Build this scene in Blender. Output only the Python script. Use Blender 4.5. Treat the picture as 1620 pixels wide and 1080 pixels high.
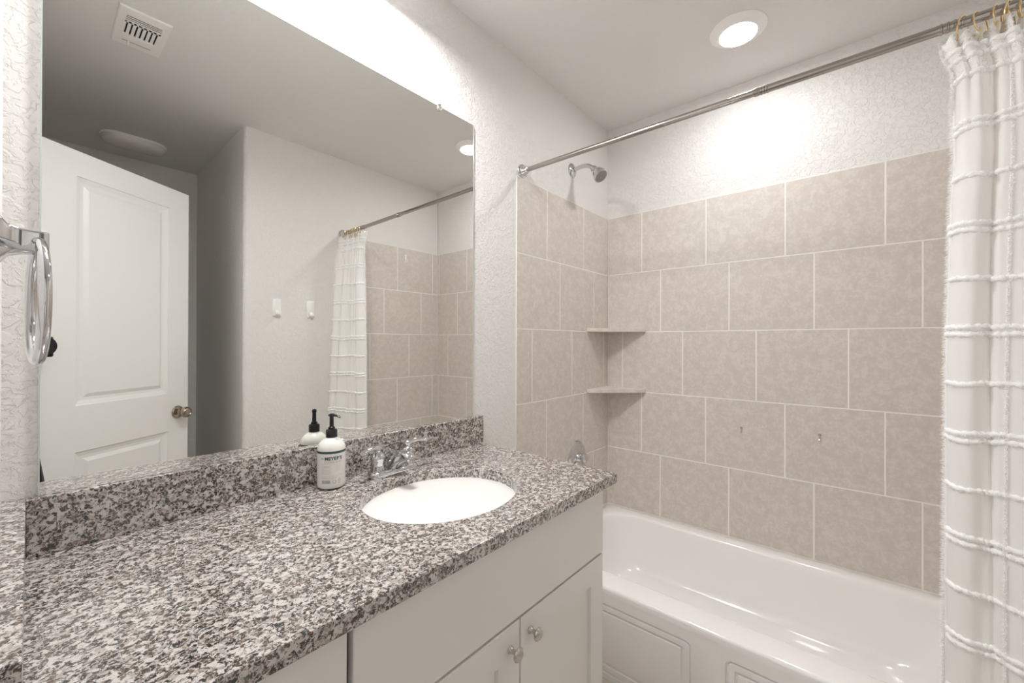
import bpy, bmesh, math, random
from mathutils import Vector, Matrix
from math import sin, cos, pi, radians, sqrt, atan2, tan
random.seed(7)
for o in list(bpy.data.objects): bpy.data.objects.remove(o)
SC = bpy.context.scene; COL = SC.collection

# ------------------------------------------------------------------ frame, camera, world, exposure
MY = 1.144      # mirror wall plane (y)
BX = 2.182      # long tiled wall plane (x)
OY = -0.4045    # wall opposite the mirror (y)
FZ = -1.265      # floor
CZ = 1.2286     # ceiling
LX = -0.032     # left wall plane (x)
FY = -1.475     # far end of the entry recess (y)
AX = 0.80       # side wall of the entry recess (x)
CT = -0.385     # counter top surface

cam_d = bpy.data.cameras.new('view_camera'); cam = bpy.data.objects.new('view_camera', cam_d); COL.objects.link(cam)
psi, pit, rol = radians(40.6248), radians(0.1662), radians(0.1864)
Fv = Vector((cos(psi)*cos(pit), sin(psi)*cos(pit), sin(pit)))
Rv = Vector((sin(psi), -cos(psi), 0)); Uv = Rv.cross(Fv)
R2 = Rv*cos(rol) + Uv*sin(rol); U2 = -Rv*sin(rol) + Uv*cos(rol)
m = Matrix.Identity(4)
for i in range(3): m[i][0] = R2[i]; m[i][1] = U2[i]; m[i][2] = -Fv[i]
cam.matrix_world = m
cam_d.sensor_width = 36.0; cam_d.sensor_fit = 'HORIZONTAL'; cam_d.lens = 654.8359/1620*36
cam_d.clip_start = 0.01; cam_d.clip_end = 50
SC.camera = cam
w = bpy.data.worlds.new('world'); SC.world = w; w.use_nodes = True
w.node_tree.nodes['Background'].inputs[0].default_value = (0.9, 0.93, 1, 1)
w.node_tree.nodes['Background'].inputs[1].default_value = 0.0
SC.view_settings.view_transform = 'Standard'; SC.view_settings.look = 'None'
SC.view_settings.exposure = 1.34
SC.cycles.max_bounces = 20; SC.cycles.diffuse_bounces = 16; SC.cycles.glossy_bounces = 8; SC.view_settings.gamma = 1.0; SC.view_settings.use_curve_mapping = False
P_LED = 50.0     # emission of the recessed ceiling light
P_VAN = 1.1      # emission of the vanity light shades

for x_ in (0.48, 0.585, 0.69):      # bulbs of the vanity light, one under each shade
    la = bpy.data.lights.new('vanity_bulb', 'AREA'); la.shape = 'DISK'; la.size = 0.08; la.energy = 2.05; la.color = (0.985, 0.985, 0.985)
    lo = bpy.data.objects.new('vanity_bulb', la); COL.objects.link(lo); lo.location = (x_, MY-0.20, 1.070)
# ------------------------------------------------------------------ materials
def sock(n, name): return n.inputs[name]
class MB:
    def __init__(s, name):
        s.m = bpy.data.materials.new(name); s.m.use_nodes = True; s.t = s.m.node_tree
        s.b = s.t.nodes['Principled BSDF']
    def n(s, typ, **k):
        x = s.t.nodes.new(typ)
        for a, v in k.items():
            if a.startswith('i_'): x.inputs[a[2:].replace('_', ' ')].default_value = v
            else: setattr(x, a, v)
        return x
    def l(s, a, b): s.t.links.new(a, b)
    def coords(s): return s.n('ShaderNodeTexCoord').outputs['Object']
    def ramp(s, fac, stops, interp='LINEAR'):
        r = s.n('ShaderNodeValToRGB'); r.color_ramp.interpolation = interp
        el = r.color_ramp.elements
        while len(el) < len(stops): el.new(0.5)
        for e, (p, c) in zip(el, stops):
            e.position = p; e.color = (c[0], c[1], c[2], 1) if not isinstance(c, float) else (c, c, c, 1)
        s.l(fac, r.inputs[0]); return r.outputs[0]
    def bump(s, h, strength, dist):
        b = s.n('ShaderNodeBump'); b.inputs['Strength'].default_value = strength; b.inputs['Distance'].default_value = dist
        s.l(h, b.inputs['Height']); s.l(b.outputs[0], s.b.inputs['Normal']); return b
def plain(name, col, rough=0.5, metal=0.0, spec=0.5, coat=0.0, bumpk=None):
    M = MB(name); M.b.inputs['Base Color'].default_value = (*col, 1); M.b.inputs['Roughness'].default_value = rough
    M.b.inputs['Metallic'].default_value = metal; M.b.inputs['Specular IOR Level'].default_value = spec
    M.b.inputs['Coat Weight'].default_value = coat; M.b.inputs['Coat Roughness'].default_value = 0.05
    if bumpk:
        nz = M.n('ShaderNodeTexNoise'); nz.inputs['Scale'].default_value = bumpk[0]; nz.inputs['Detail'].default_value = 3
        M.l(M.coords(), nz.inputs['Vector']); M.bump(nz.outputs['Fac'], bumpk[1], bumpk[2])
    return M.m
def paint(name, col, rough, knock, dist):
    M = MB(name); M.b.inputs['Base Color'].default_value = (*col, 1); M.b.inputs['Roughness'].default_value = rough
    M.b.inputs['Specular IOR Level'].default_value = 0.3
    c = M.coords()
    a = M.n('ShaderNodeTexNoise'); a.inputs['Scale'].default_value = 55; a.inputs['Detail'].default_value = 4; a.inputs['Roughness'].default_value = 0.6; a.inputs['Distortion'].default_value = 0.8
    M.l(c, a.inputs['Vector'])
    r = M.ramp(a.outputs['Fac'], [(0.46, 0.0), (0.53, 1.0)])
    b = M.n('ShaderNodeTexNoise'); b.inputs['Scale'].default_value = 240; b.inputs['Detail'].default_value = 2
    M.l(c, b.inputs['Vector'])
    x = M.n('ShaderNodeMath', operation='MULTIPLY_ADD'); M.l(b.outputs['Fac'], x.inputs[0]); x.inputs[1].default_value = 0.28; M.l(r, x.inputs[2])
    M.bump(x.outputs[0], knock, dist)
    return M.m
def granite(name):
    M = MB(name); c = M.coords()
    d = M.n('ShaderNodeTexNoise'); d.inputs['Scale'].default_value = 90; d.inputs['Detail'].default_value = 4; M.l(c, d.inputs['Vector'])
    mx = M.n('ShaderNodeMixRGB', blend_type='LINEAR_LIGHT'); mx.inputs[0].default_value = 0.009
    M.l(c, mx.inputs[1]); M.l(d.outputs['Color'], mx.inputs[2])
    # crystals: brown, taupe, pale and black
    v1 = M.n('ShaderNodeTexVoronoi'); v1.inputs['Scale'].default_value = 150; M.l(mx.outputs[0], v1.inputs['Vector'])
    s1 = M.n('ShaderNodeSeparateColor'); M.l(v1.outputs['Color'], s1.inputs[0])
    base = M.ramp(s1.outputs[0], [(0.0, (0.012, 0.011, 0.011)), (0.13, (0.10, 0.063, 0.045)), (0.36, (0.18, 0.135, 0.108)), (0.51, (0.37, 0.335, 0.31)), (0.72, (0.60, 0.56, 0.53))], 'CONSTANT')
    # pale veins between the crystals
    ve_ = M.n('ShaderNodeTexVoronoi', feature='DISTANCE_TO_EDGE'); ve_.inputs['Scale'].default_value = 150; M.l(mx.outputs[0], ve_.inputs['Vector'])
    vf = M.ramp(ve_.outputs['Distance'], [(0.02, 0.8), (0.12, 0.0)])
    g0 = M.n('ShaderNodeMixRGB'); M.l(vf, g0.inputs[0]); M.l(base, g0.inputs[1]); g0.inputs[2].default_value = (0.60, 0.56, 0.53, 1)
    f = M.n('ShaderNodeTexNoise'); f.inputs['Scale'].default_value = 300; f.inputs['Detail'].default_value = 4; f.inputs['Roughness'].default_value = 0.7; M.l(c, f.inputs['Vector'])
    fl = M.ramp(f.outputs['Fac'], [(0.56, 0.0), (0.64, 0.8)])
    g1 = M.n('ShaderNodeMixRGB'); M.l(fl, g1.inputs[0]); M.l(g0.outputs[0], g1.inputs[1]); g1.inputs[2].default_value = (0.68, 0.64, 0.61, 1)
    # black mica gathered between them
    k = M.n('ShaderNodeTexNoise'); k.inputs['Scale'].default_value = 150; k.inputs['Detail'].default_value = 6; k.inputs['Roughness'].default_value = 0.72; k.inputs['Distortion'].default_value = 0.9; M.l(c, k.inputs['Vector'])
    kf = M.ramp(k.outputs['Fac'], [(0.44, 0.98), (0.46, 0.0)])
    g2 = M.n('ShaderNodeMixRGB'); M.l(kf, g2.inputs[0]); M.l(g1.outputs[0], g2.inputs[1]); g2.inputs[2].default_value = (0.016, 0.014, 0.015, 1)
    M.l(g2.outputs[0], M.b.inputs['Base Color'])
    M.b.inputs['Roughness'].default_value = 0.17; M.b.inputs['Specular IOR Level'].default_value = 0.9
    M.b.inputs['Coat Weight'].default_value = 0.5; M.b.inputs['Coat Roughness'].default_value = 0.2
    return M.m
def tile_mat(name):
    M = MB(name); c = M.coords()
    a = M.n('ShaderNodeTexNoise'); a.inputs['Scale'].default_value = 27; a.inputs['Detail'].default_value = 7; a.inputs['Roughness'].default_value = 0.65; a.inputs['Distortion'].default_value = 0.5
    M.l(c, a.inputs['Vector'])
    b = M.n('ShaderNodeTexNoise'); b.inputs['Scale'].default_value = 90; b.inputs['Detail'].default_value = 5; b.inputs['Roughness'].default_value = 0.7; M.l(c, b.inputs['Vector'])
    x = M.n('ShaderNodeMath', operation='MULTIPLY_ADD'); M.l(b.outputs['Fac'], x.inputs[0]); x.inputs[1].default_value = 0.8; M.l(a.outputs['Fac'], x.inputs[2])
    col = M.ramp(x.outputs[0], [(0.70, (0.60, 0.55, 0.503)), (0.92, (0.645, 0.592, 0.545)), (1.0, (0.69, 0.64, 0.592))])
    M.l(col, M.b.inputs['Base Color']); M.b.inputs['Roughness'].default_value = 0.42; M.b.inputs['Specular IOR Level'].default_value = 0.4
    M.bump(b.outputs['Fac'], 0.15, 0.0008)
    return M.m
def cloth(name, col, rough=0.9, trans=0.25):
    M = MB(name); M.b.inputs['Base Color'].default_value = (*col, 1); M.b.inputs['Roughness'].default_value = rough
    M.b.inputs['Specular IOR Level'].default_value = 0.1; M.b.inputs['Sheen Weight'].default_value = 0.15
    t = M.n('ShaderNodeBsdfTranslucent'); t.inputs[0].default_value = (*col, 1)
    mx = M.n('ShaderNodeMixShader'); mx.inputs[0].default_value = trans
    out = M.t.nodes['Material Output']
    M.l(M.b.outputs[0], mx.inputs[1]); M.l(t.outputs[0], mx.inputs[2]); M.l(mx.outputs[0], out.inputs[0])
    wv = M.n('ShaderNodeTexNoise'); wv.inputs['Scale'].default_value = 1.0; wv.inputs['Detail'].default_value = 2
    mp = M.n('ShaderNodeMapping'); mp.inputs['Scale'].default_value = (500, 500, 60); M.l(M.coords(), mp.inputs[0]); M.l(mp.outputs[0], wv.inputs['Vector'])
    M.bump(wv.outputs['Fac'], 0.25, 0.0008)
    return M.m
def emit(name, col, strength):
    M = MB(name); M.b.inputs['Base Color'].default_value = (*col, 1)
    M.b.inputs['Emission Color'].default_value = (*col, 1); M.b.inputs['Emission Strength'].default_value = strength
    return M.m
WALLC = (0.79, 0.772, 0.755)
M_WALL = paint('wall_paint', WALLC, 0.62, 0.6, 0.0022)
M_WALLK = paint('wall_paint_heavy', WALLC, 0.62, 0.5, 0.0024)
M_CEIL = paint('ceiling_paint', (0.76, 0.75, 0.735), 0.8, 0.35, 0.002)
M_TILE = tile_mat('beige_ceramic_tile')
M_GROUT = plain('pale_grout', (0.86, 0.83, 0.785), 0.85, bumpk=(200, 0.2, 0.0005))
M_GRAN = granite('speckled_granite')
M_CAB = plain('greige_cabinet_paint', (0.80, 0.785, 0.755), 0.38, bumpk=(90, 0.03, 0.0005))
M_DARK = plain('cabinet_shadow_gap', (0.06, 0.055, 0.05), 0.7)
M_PORC = plain('white_porcelain', (0.76, 0.76, 0.758), 0.1, coat=0.4, bumpk=(3, 0.01, 0.001))
M_TUB = plain('white_enamel', (0.89, 0.875, 0.865), 0.13, coat=0.3, bumpk=(4, 0.02, 0.001))
M_CHROME = plain('polished_chrome', (0.64, 0.64, 0.65), 0.05, 1.0, bumpk=(5, 0.01, 0.0005))
M_SATIN = plain('satin_nickel', (0.62, 0.59, 0.555), 0.22, 1.0, bumpk=(40, 0.02, 0.0003))
M_ROD = plain('brushed_rod_metal', (0.44, 0.41, 0.385), 0.12, 1.0, bumpk=(60, 0.02, 0.0003))
M_GOLD = plain('gold_metal', (0.86, 0.69, 0.40), 0.2, 1.0, bumpk=(60, 0.02, 0.0003))
M_CHAMP = plain('champagne_disc', (0.66, 0.60, 0.49), 0.35, 0.4, bumpk=(60, 0.03, 0.0003))
M_DOOR = plain('white_door_paint', (0.82, 0.815, 0.80), 0.35, bumpk=(70, 0.03, 0.0004))
M_TRIMW = plain('white_trim_paint', (0.78, 0.77, 0.75), 0.35, bumpk=(50, 0.02, 0.0004))
M_PLAS = plain('white_plastic', (0.90, 0.90, 0.885), 0.3, bumpk=(50, 0.02, 0.0003))
M_VENT = plain('vent_enamel', (0.86, 0.84, 0.82), 0.4, bumpk=(50, 0.02, 0.0003))
M_BLACK = plain('black_plastic', (0.012, 0.012, 0.013), 0.3, bumpk=(80, 0.03, 0.0003))
M_VDARK = plain('vent_interior', (0.03, 0.027, 0.025), 0.8)
M_BOT = plain('ivory_bottle_plastic', (0.80, 0.79, 0.74), 0.28, coat=0.2, bumpk=(8, 0.01, 0.0005))
M_LABEL = plain('printed_label', (0.80, 0.79, 0.755), 0.4, bumpk=(20, 0.01, 0.0003))
M_TEAL = plain('label_teal_ink', (0.035, 0.085, 0.09), 0.4)
M_INK = plain('label_grey_ink', (0.30, 0.31, 0.31), 0.5)
M_INKL = plain('label_pale_ink', (0.55, 0.55, 0.53), 0.5)
M_SHADE = plain('frosted_dome', (0.72, 0.70, 0.66), 0.25, bumpk=(8, 0.02, 0.0005))
M_CURT = cloth('white_cotton', (0.96, 0.955, 0.945), trans=0.30)
M_TUFT = cloth('white_tufting', (0.98, 0.975, 0.97), trans=0.06)
M_FLOOR = plain('floor_vinyl', (0.62, 0.57, 0.52), 0.45, bumpk=(30, 0.05, 0.0006))
M_LED = emit('led_panel', (0.985, 0.99, 1.0), P_LED)
M_VAN = emit('vanity_glass_lit', (0.985, 0.985, 0.985), P_VAN)
M_CLEAR = MB('clear_plastic'); M_CLEAR.b.inputs['Transmission Weight'].default_value = 0.9; M_CLEAR.b.inputs['Roughness'].default_value = 0.12; M_CLEAR.b.inputs['Base Color'].default_value = (0.92, 0.90, 0.88, 1); M_CLEAR = M_CLEAR.m
M_MIRR = MB('mirror_silvering'); M_MIRR.b.inputs['Metallic'].default_value = 1.0; M_MIRR.b.inputs['Roughness'].default_value = 0.0; M_MIRR.b.inputs['Base Color'].default_value = (0.86, 0.865, 0.845, 1); M_MIRR = M_MIRR.m
M_GEDGE = plain('mirror_glass_edge', (0.55, 0.60, 0.57), 0.15, 0.0, 0.8)

# ------------------------------------------------------------------ mesh helpers
ORG = {}
def bm_new(): return bmesh.new()
def add_box(bm, x0, x1, y0, y1, z0, z1, bev=0.0, seg=2):
    vs = [bm.verts.new((x, y, z)) for x in (x0, x1) for y in (y0, y1) for z in (z0, z1)]
    idx = [(0, 1, 3, 2), (4, 6, 7, 5), (0, 4, 5, 1), (2, 3, 7, 6), (0, 2, 6, 4), (1, 5, 7, 3)]
    fs = [bm.faces.new([vs[i] for i in f]) for f in idx]
    if bev > 0:
        es = set(e for f in fs for e in f.edges)
        bmesh.ops.bevel(bm, geom=list(es), offset=bev, segments=seg, profile=0.5, affect='EDGES')
def loft(bm, loops, closed=True, cap0=False, cap1=False, wrap=False):
    rows = [[bm.verts.new(p) for p in lp] for lp in loops]
    n = len(rows[0]); rr = list(range(len(rows) - 1))
    pairs = [(i, i + 1) for i in rr] + ([(len(rows) - 1, 0)] if wrap else [])
    for a, b in pairs:
        for j in range(n if closed else n - 1):
            k = (j + 1) % n
            try: bm.faces.new((rows[a][j], rows[a][k], rows[b][k], rows[b][j]))
            except ValueError: pass
    if cap0: bm.faces.new(rows[0][::-1])
    if cap1: bm.faces.new(rows[-1])
    return rows
def frame_for(d):
    d = Vector(d).normalized(); h = Vector((0, 0, 1)) if abs(d.z) < 0.9 else Vector((1, 0, 0))
    a = d.cross(h).normalized(); b = a.cross(d).normalized(); return a, b
def lathe(bm, prof, base, axis, n=32, cap0=True, cap1=True):
    """prof: list of (radius, distance along axis)"""
    base = Vector(base); ax = Vector(axis).normalized(); a, b = frame_for(ax)
    loops = [[base + ax*h + (a*cos(2*pi*k/n) + b*sin(2*pi*k/n))*max(r, 1e-5) for k in range(n)] for r, h in prof]
    loft(bm, loops, True, cap0, cap1)
def tube(bm, pts, rad, n=16, cap=True, flat=1.0, up=None):
    pts = [Vector(p) for p in pts]; loops = []
    rs = rad if isinstance(rad, (list, tuple)) else [rad]*len(pts)
    prev = None
    for i, p in enumerate(pts):
        d = (pts[min(i+1, len(pts)-1)] - pts[max(i-1, 0)]).normalized()
        if prev is None:
            a, b = frame_for(d)
            if up is not None: b = (Vector(up) - d*Vector(up).dot(d)).normalized(); a = d.cross(b)
        else:
            b = (prev - d*prev.dot(d)).normalized(); a = d.cross(b)
        prev = b
        loops.append([p + a*cos(2*pi*k/n)*rs[i] + b*sin(2*pi*k/n)*rs[i]*flat for k in range(n)])
    loft(bm, loops, True, cap, cap)
def torus(bm, c, R, r, axis, n=40, k=12, a0=0, a1=2*pi):
    c = Vector(c); ax = Vector(axis).normalized(); a, b = frame_for(ax); loops = []
    full = abs(a1 - a0 - 2*pi) < 1e-6
    for i in range(n if full else n+1):
        t = a0 + (a1 - a0)*i/n; d = a*cos(t) + b*sin(t)
        loops.append([c + d*(R + r*cos(2*pi*j/k)) + ax*r*sin(2*pi*j/k) for j in range(k)])
    loft(bm, loops, True, not full, not full, wrap=full)
def bez(p0, p1, p2, p3, n=12):
    P = [Vector(p) for p in (p0, p1, p2, p3)]
    return [P[0]*(1-t)**3 + P[1]*3*t*(1-t)**2 + P[2]*3*t*t*(1-t) + P[3]*t**3 for t in [i/n for i in range(n+1)]]
def rrect(cx, cy, hx, hy, r, k=6):
    """rounded rectangle outline, 4*(k+1) points, ccw"""
    out = []
    for (sx, sy, a0) in ((1, 1, 0), (-1, 1, pi/2), (-1, -1, pi), (1, -1, 3*pi/2)):
        for i in range(k+1):
            a = a0 + pi/2*i/k
            out.append((cx + sx*(hx - r) + r*cos(a), cy + sy*(hy - r) + r*sin(a)))
    return out
def link(name, bm, mat, parent=None, loc=None, smooth=True, angle=35):
    me = bpy.data.meshes.new(name)
    bmesh.ops.recalc_face_normals(bm, faces=bm.faces[:])
    if parent is not None: org = ORG[parent.name]
    else: org = Vector(loc) if loc is not None else Vector((0, 0, 0))
    bmesh.ops.translate(bm, verts=bm.verts[:], vec=-org)
    bm.to_mesh(me); bm.free(); me.materials.append(mat)
    if smooth:
        for p in me.polygons: p.use_smooth = True
        try: me.set_sharp_from_angle(angle=radians(angle))
        except Exception: pass
    o = bpy.data.objects.new(name, me); COL.objects.link(o)
    if parent is not None: o.parent = parent; ORG[o.name] = org.copy()
    else: o.location = org; ORG[o.name] = org.copy()
    return o
def tag(o, label=None, cat=None, group=None, kind=None):
    if label: o['label'] = label
    if cat: o['category'] = cat
    if group: o['group'] = group
    if kind: o['kind'] = kind
    return o
def thing(name, loc, label, cat, group=None, kind=None):
    o = bpy.data.objects.new(name, None); COL.objects.link(o); o.location = loc; o.empty_display_size = 0.05
    ORG[o.name] = Vector(loc); tag(o, label, cat, group, kind); return o
def sbox(name, b, mat, label, cat='wall', bev=0.0, parent=None):
    bm = bm_new(); add_box(bm, *b, bev=bev); o = link(name, bm, mat, parent, smooth=bev > 0)
    if parent is None: tag(o, label, cat, kind='structure')
    return o
def S(o, label, cat): return tag(o, label, cat, kind='structure')

# ------------------------------------------------------------------ room shell
T = 0.12
sbox('floor', (-1.4, BX+T, FY-T, MY+T, FZ-0.05, FZ), M_FLOOR, 'brown-beige bathroom floor between the vanity and the tub', 'floor')
sbox('ceiling', (-1.4, BX+T, FY-T, MY+T, CZ, CZ+0.05), M_CEIL, 'off-white textured ceiling over the bathroom', 'ceiling')
sbox('wall_mirror', (LX-T, BX+T, MY, MY+T, FZ, CZ), M_WALL, 'off-white textured wall carrying the mirror and shower head', 'wall')
sbox('wall_back', (BX+0.004, BX+T, OY-T, MY, FZ, CZ), M_WALL, 'off-white wall above the long tiled side of the tub', 'wall')
# wall opposite the mirror with a bullnose corner into the entry recess
bm = bm_new(); r = 0.022; prof = [(BX, OY), (AX+r-0.012, OY)]
cxx, cyy = AX-0.012+r, OY-r
for i in range(9):
    a = pi/2 + (pi/2)*i/8; prof.append((cxx + r*cos(a), cyy + r*sin(a)))
prof += [(AX, FY), (AX+T, FY), (BX, OY-T-0.05)]
pv = [(x, y) for x, y in prof]
loops = [[(x, y, FZ) for x, y in pv], [(x, y, CZ) for x, y in pv]]
loft(bm, loops, True, True, True)
S(link('wall_opposite', bm, M_WALL, smooth=True, angle=30), 'off-white wall facing the mirror, rounded at its free corner', 'wall')
sbox('wall_entry', (LX-T, AX+T, FY-T, FY, FZ, CZ), M_WALL, 'shaded wall at the end of the entry recess behind the door', 'wall')
# left wall: solid next to the mirror, doorway at the hinge side
bm = bm_new()
add_box(bm, LX-T, LX, -0.095, MY, FZ, CZ)
add_box(bm, LX-T, LX, -0.80, -0.095, 0.82, CZ)
add_box(bm, LX-T, LX, FY, -0.80, FZ, CZ)
S(link('wall_left', bm, M_WALLK, smooth=False), 'off-white textured wall at the left end of the vanity', 'wall')
bm = bm_new(); add_box(bm, -1.4-T, -1.4, FY-T, 0.4, FZ, CZ); add_box(bm, -1.4, LX-T, 0.3, 0.4, FZ, CZ); add_box(bm, -1.4, LX-T, FY-T-T, FY-T, FZ, CZ)
S(link('wall_hall', bm, M_WALL, smooth=False), 'off-white hall wall beyond the doorway', 'wall')
bm = bm_new()
for (y0, y1, z0, z1) in ((-0.115, -0.095, FZ, 0.82), (-0.82+0.02, -0.78, FZ, 0.82), (-0.80, -0.095, 0.80, 0.82)):
    add_box(bm, LX-T-0.006, LX+0.004, y0, y1, z0, z1, 0.002)
S(link('trim_1', bm, M_TRIMW), 'white jamb lining of the open doorway', 'trim')
sbox('baseboard_opposite', (AX+0.02, 1.36, OY, OY+0.012, FZ, FZ+0.08), M_TRIMW, 'white baseboard along the wall facing the mirror', 'baseboard', 0.003)
sbox('baseboard_mirror', (1.10, 1.358, MY-0.012, MY, FZ, FZ+0.08), M_TRIMW, 'white baseboard between vanity and tub', 'baseboard', 0.003)

# ------------------------------------------------------------------ wall tile (real tiles with grout joints)
ZT, TH, TW, TT = 0.7176, 0.3279, 0.3302, 0.006
GR = 0.0044
def tiled(name, label, fixed, val, sgn, s0, s1, joints, zb, zlow=None):
    """fixed: 'x' or 'y' plane; val plane of the painted wall; sgn direction into the room"""
    bmT = bm_new(); bmG = bm_new()
    def bx(bm, a0, a1, z0, z1, d0, d1, bev):
        lo, hi = sorted((val + sgn*d0, val + sgn*d1))
        if fixed == 'y': add_box(bm, a0, a1, lo, hi, z0, z1, bev, 1)
        else: add_box(bm, lo, hi, a0, a1, z0, z1, bev, 1)
    z = ZT; row = 0
    while z > zb + 0.01:
        z1 = z; z0 = max(z - TH, zb); js = joints[row % len(joints)]
        cuts = [s0] + sorted([j for base in js for j in [base + k*TW for k in range(-6, 7)] if s0 + 0.008 < j < s1 - 0.008]) + [s1]
        for a, b in zip(cuts[:-1], cuts[1:]):
            bx(bmT, a + GR/2 + 0.0003, b - GR/2 - 0.0003, z0 + GR/2, z1 - GR/2, 0.0004, TT, 0.0012)
        z = z0; row += 1
    bx(bmG, s0, s1, zb, ZT, -0.0005, TT - 0.0008, 0)
    o = link(name, bmT, M_TILE); S(o, label, 'tiled wall')
    g = link('grout', bmG, M_GROUT, o, smooth=False); g['label'] = 'pale grout lines'
    return o
a1, a2, a3 = 0.2074, 0.3115, 0.0954
tiled('wall_tile_back', 'long beige tiled wall behind the bathtub', 'x', BX+0.0045, -1, OY+0.005, MY-0.0055, [[MY-a1], [MY-a2], [MY-a3]], -0.926)
tiled('wall_tile_mirror', 'beige tiled wall with the shower head and tub valve', 'y', MY+0.003, -1, 1.358, BX, [[1.582], [1.690], [1.470]], -0.926)
tiled('wall_tile_opposite', 'beige tiled wall at the curtain end of the tub', 'y', OY-0.003, 1, 1.358, BX, [[1.800], [1.686], [1.905]], -0.926)
for nm, y0, y1, lb in (('trim_2', MY-0.0005, MY+0.006, 'beige tile leg below the tub rim by the vanity'), ('trim_3', OY-0.006, OY+0.0005, 'beige tile leg below the tub rim by the curtain')):
    sbox(nm, (1.358, 1.418, y0, y1, FZ, -0.926), M_TILE, lb, 'trim')

# ------------------------------------------------------------------ mirror
mr = thing('wall_mirror_panel', (0.555, MY, -0.281), 'large frameless rectangular mirror on the wall above the granite backsplash', 'mirror')
ml, mrx, mz0, mz1 = 0.013, 1.097, -0.2805, 0.8265
sbox('glass', (ml, mrx, MY-0.0056, MY-0.0002, mz0, mz1), M_MIRR, None, parent=mr)
bm = bm_new()
for b in ((mrx, mrx+0.0022, MY-0.0058, MY-0.0002, mz0, mz1), (ml-0.0022, ml, MY-0.0058, MY-0.0002, mz0, mz1), (ml, mrx, MY-0.0058, MY-0.0002, mz1, mz1+0.0016)): add_box(bm, *b)
e = link('polished_edge', bm, M_GEDGE, mr, smooth=False)
cl = thing('mirror_clip', (0.933, MY, 0.826), 'small clear plastic clip holding the top edge of the mirror', 'clip')
bm = bm_new()
pts = [(0.933 + x, z + 0.823) for x, z in rrect(0, 0, 0.0085, 0.011, 0.008, 5)]
loft(bm, [[(x, MY-0.0098, z) for x, z in pts], [(x, MY-0.0062, z) for x, z in pts]], True, True, True)
add_box(bm, 0.9275, 0.9385, MY-0.0062, MY, 0.8285, 0.834)
link('clip_body', bm, M_CLEAR, cl)
bm = bm_new(); lathe(bm, [(0.0, 0), (0.0032, 0), (0.0036, 0.0012), (0.0, 0.002)], (0.934, MY-0.0098, 0.8305), (0, -1, 0), 14)
link('screw', bm, M_SATIN, cl)

# ------------------------------------------------------------------ granite countertop, backsplash, side splash
SX, SY, SA, SB = 0.7026, 0.8387, 0.2085, 0.1815
def polar_rect(x0, x1, y0, y1, angs):
    out = []
    for a in angs:
        dx, dy = cos(a), sin(a); t = 1e9
        if dx > 1e-9: t = min(t, (x1-SX)/dx)
        if dx < -1e-9: t = min(t, (x0-SX)/dx)
        if dy > 1e-9: t = min(t, (y1-SY)/dy)
        if dy < -1e-9: t = min(t, (y0-SY)/dy)
        out.append((SX+dx*t, SY+dy*t))
    return out
cx0, cx1, cy0, cy1 = LX, 1.135, 0.562, MY
angs = sorted([2*pi*k/96 for k in range(96)] + [atan2(y-SY, x-SX) % (2*pi) for x in (cx0, cx1) for y in (cy0, cy1)])
def rl(i, z): return [(x, y, z) for x, y in polar_rect(cx0+i, cx1-i, cy0+i, cy1-i, angs)]
def el(s, z, n=None): return [(SX+(SA+s)*cos(a), SY+(SB+s)*sin(a), z) for a in angs]
bm = bm_new(); CB = CT-0.030
loft(bm, [rl(0.0015, CB), rl(0, CB+0.002), rl(0, CT-0.0035), rl(0.0007, CT-0.0007), rl(0.002, CT), el(0.0035, CT), el(0.001, CT-0.001), el(0, CT-0.0035), el(0, CB)], True, wrap=True)
ct = link('granite_countertop', bm, M_GRAN, loc=(0.555, 0.85, CB), angle=12)
tag(ct, 'speckled grey-brown granite countertop with an oval sink cut-out', 'countertop')
def slab(name, b, label):
    bm = bm_new(); add_box(bm, *b, bev=0.0015, seg=2); o = link(name, bm, M_GRAN, loc=((b[0]+b[1])/2, (b[2]+b[3])/2, b[4]), smooth=False); tag(o, label, 'backsplash'); return o
slab('granite_backsplash', (-0.003, 1.143, MY-0.020, MY, CT, -0.281), 'long dark speckled granite backsplash strip below the mirror')
slab('granite_side_splash', (LX, -0.003, 0.565, MY, CT, -0.281), 'short granite splash strip along the left wall')

# ------------------------------------------------------------------ sink
sk = thing('undermount_sink', (SX, SY, CB-0.15), 'white oval undermount sink set in the granite countertop', 'sink')
n = 72
def se(s, z, ex=1.0): return [(SX+(SA+s)*cos(2*pi*k/n), SY+(SB+s)*sin(2*pi*k/n), z) for k in range(n)]
prof = [(0.022, CB-0.0005), (0.006, CB-0.0006), (0.004, CB-0.003), (0.0, CB-0.02), (-0.008, CB-0.05), (-0.022, CB-0.085), (-0.048, CB-0.115), (-0.085, CB-0.135), (-0.130, CB-0.144), (-0.158, CB-0.146)]
bm = bm_new(); loft(bm, [se(s, z) for s, z in prof], True, False, False)
back = [(s+0.008 if s < 0.02 else s, z-0.008) for s, z in prof][::-1]
link('basin', bm, M_PORC, sk, angle=60)
bm = bm_new(); lathe(bm, [(0.0, 0), (0.022, 0), (0.024, 0.003), (0.020, 0.005), (0.017, 0.003), (0.0, 0.004)], (SX, SY, CB-0.149), (0, 0, 1), 28); link('drain', bm, M_CHROME, sk)

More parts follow.
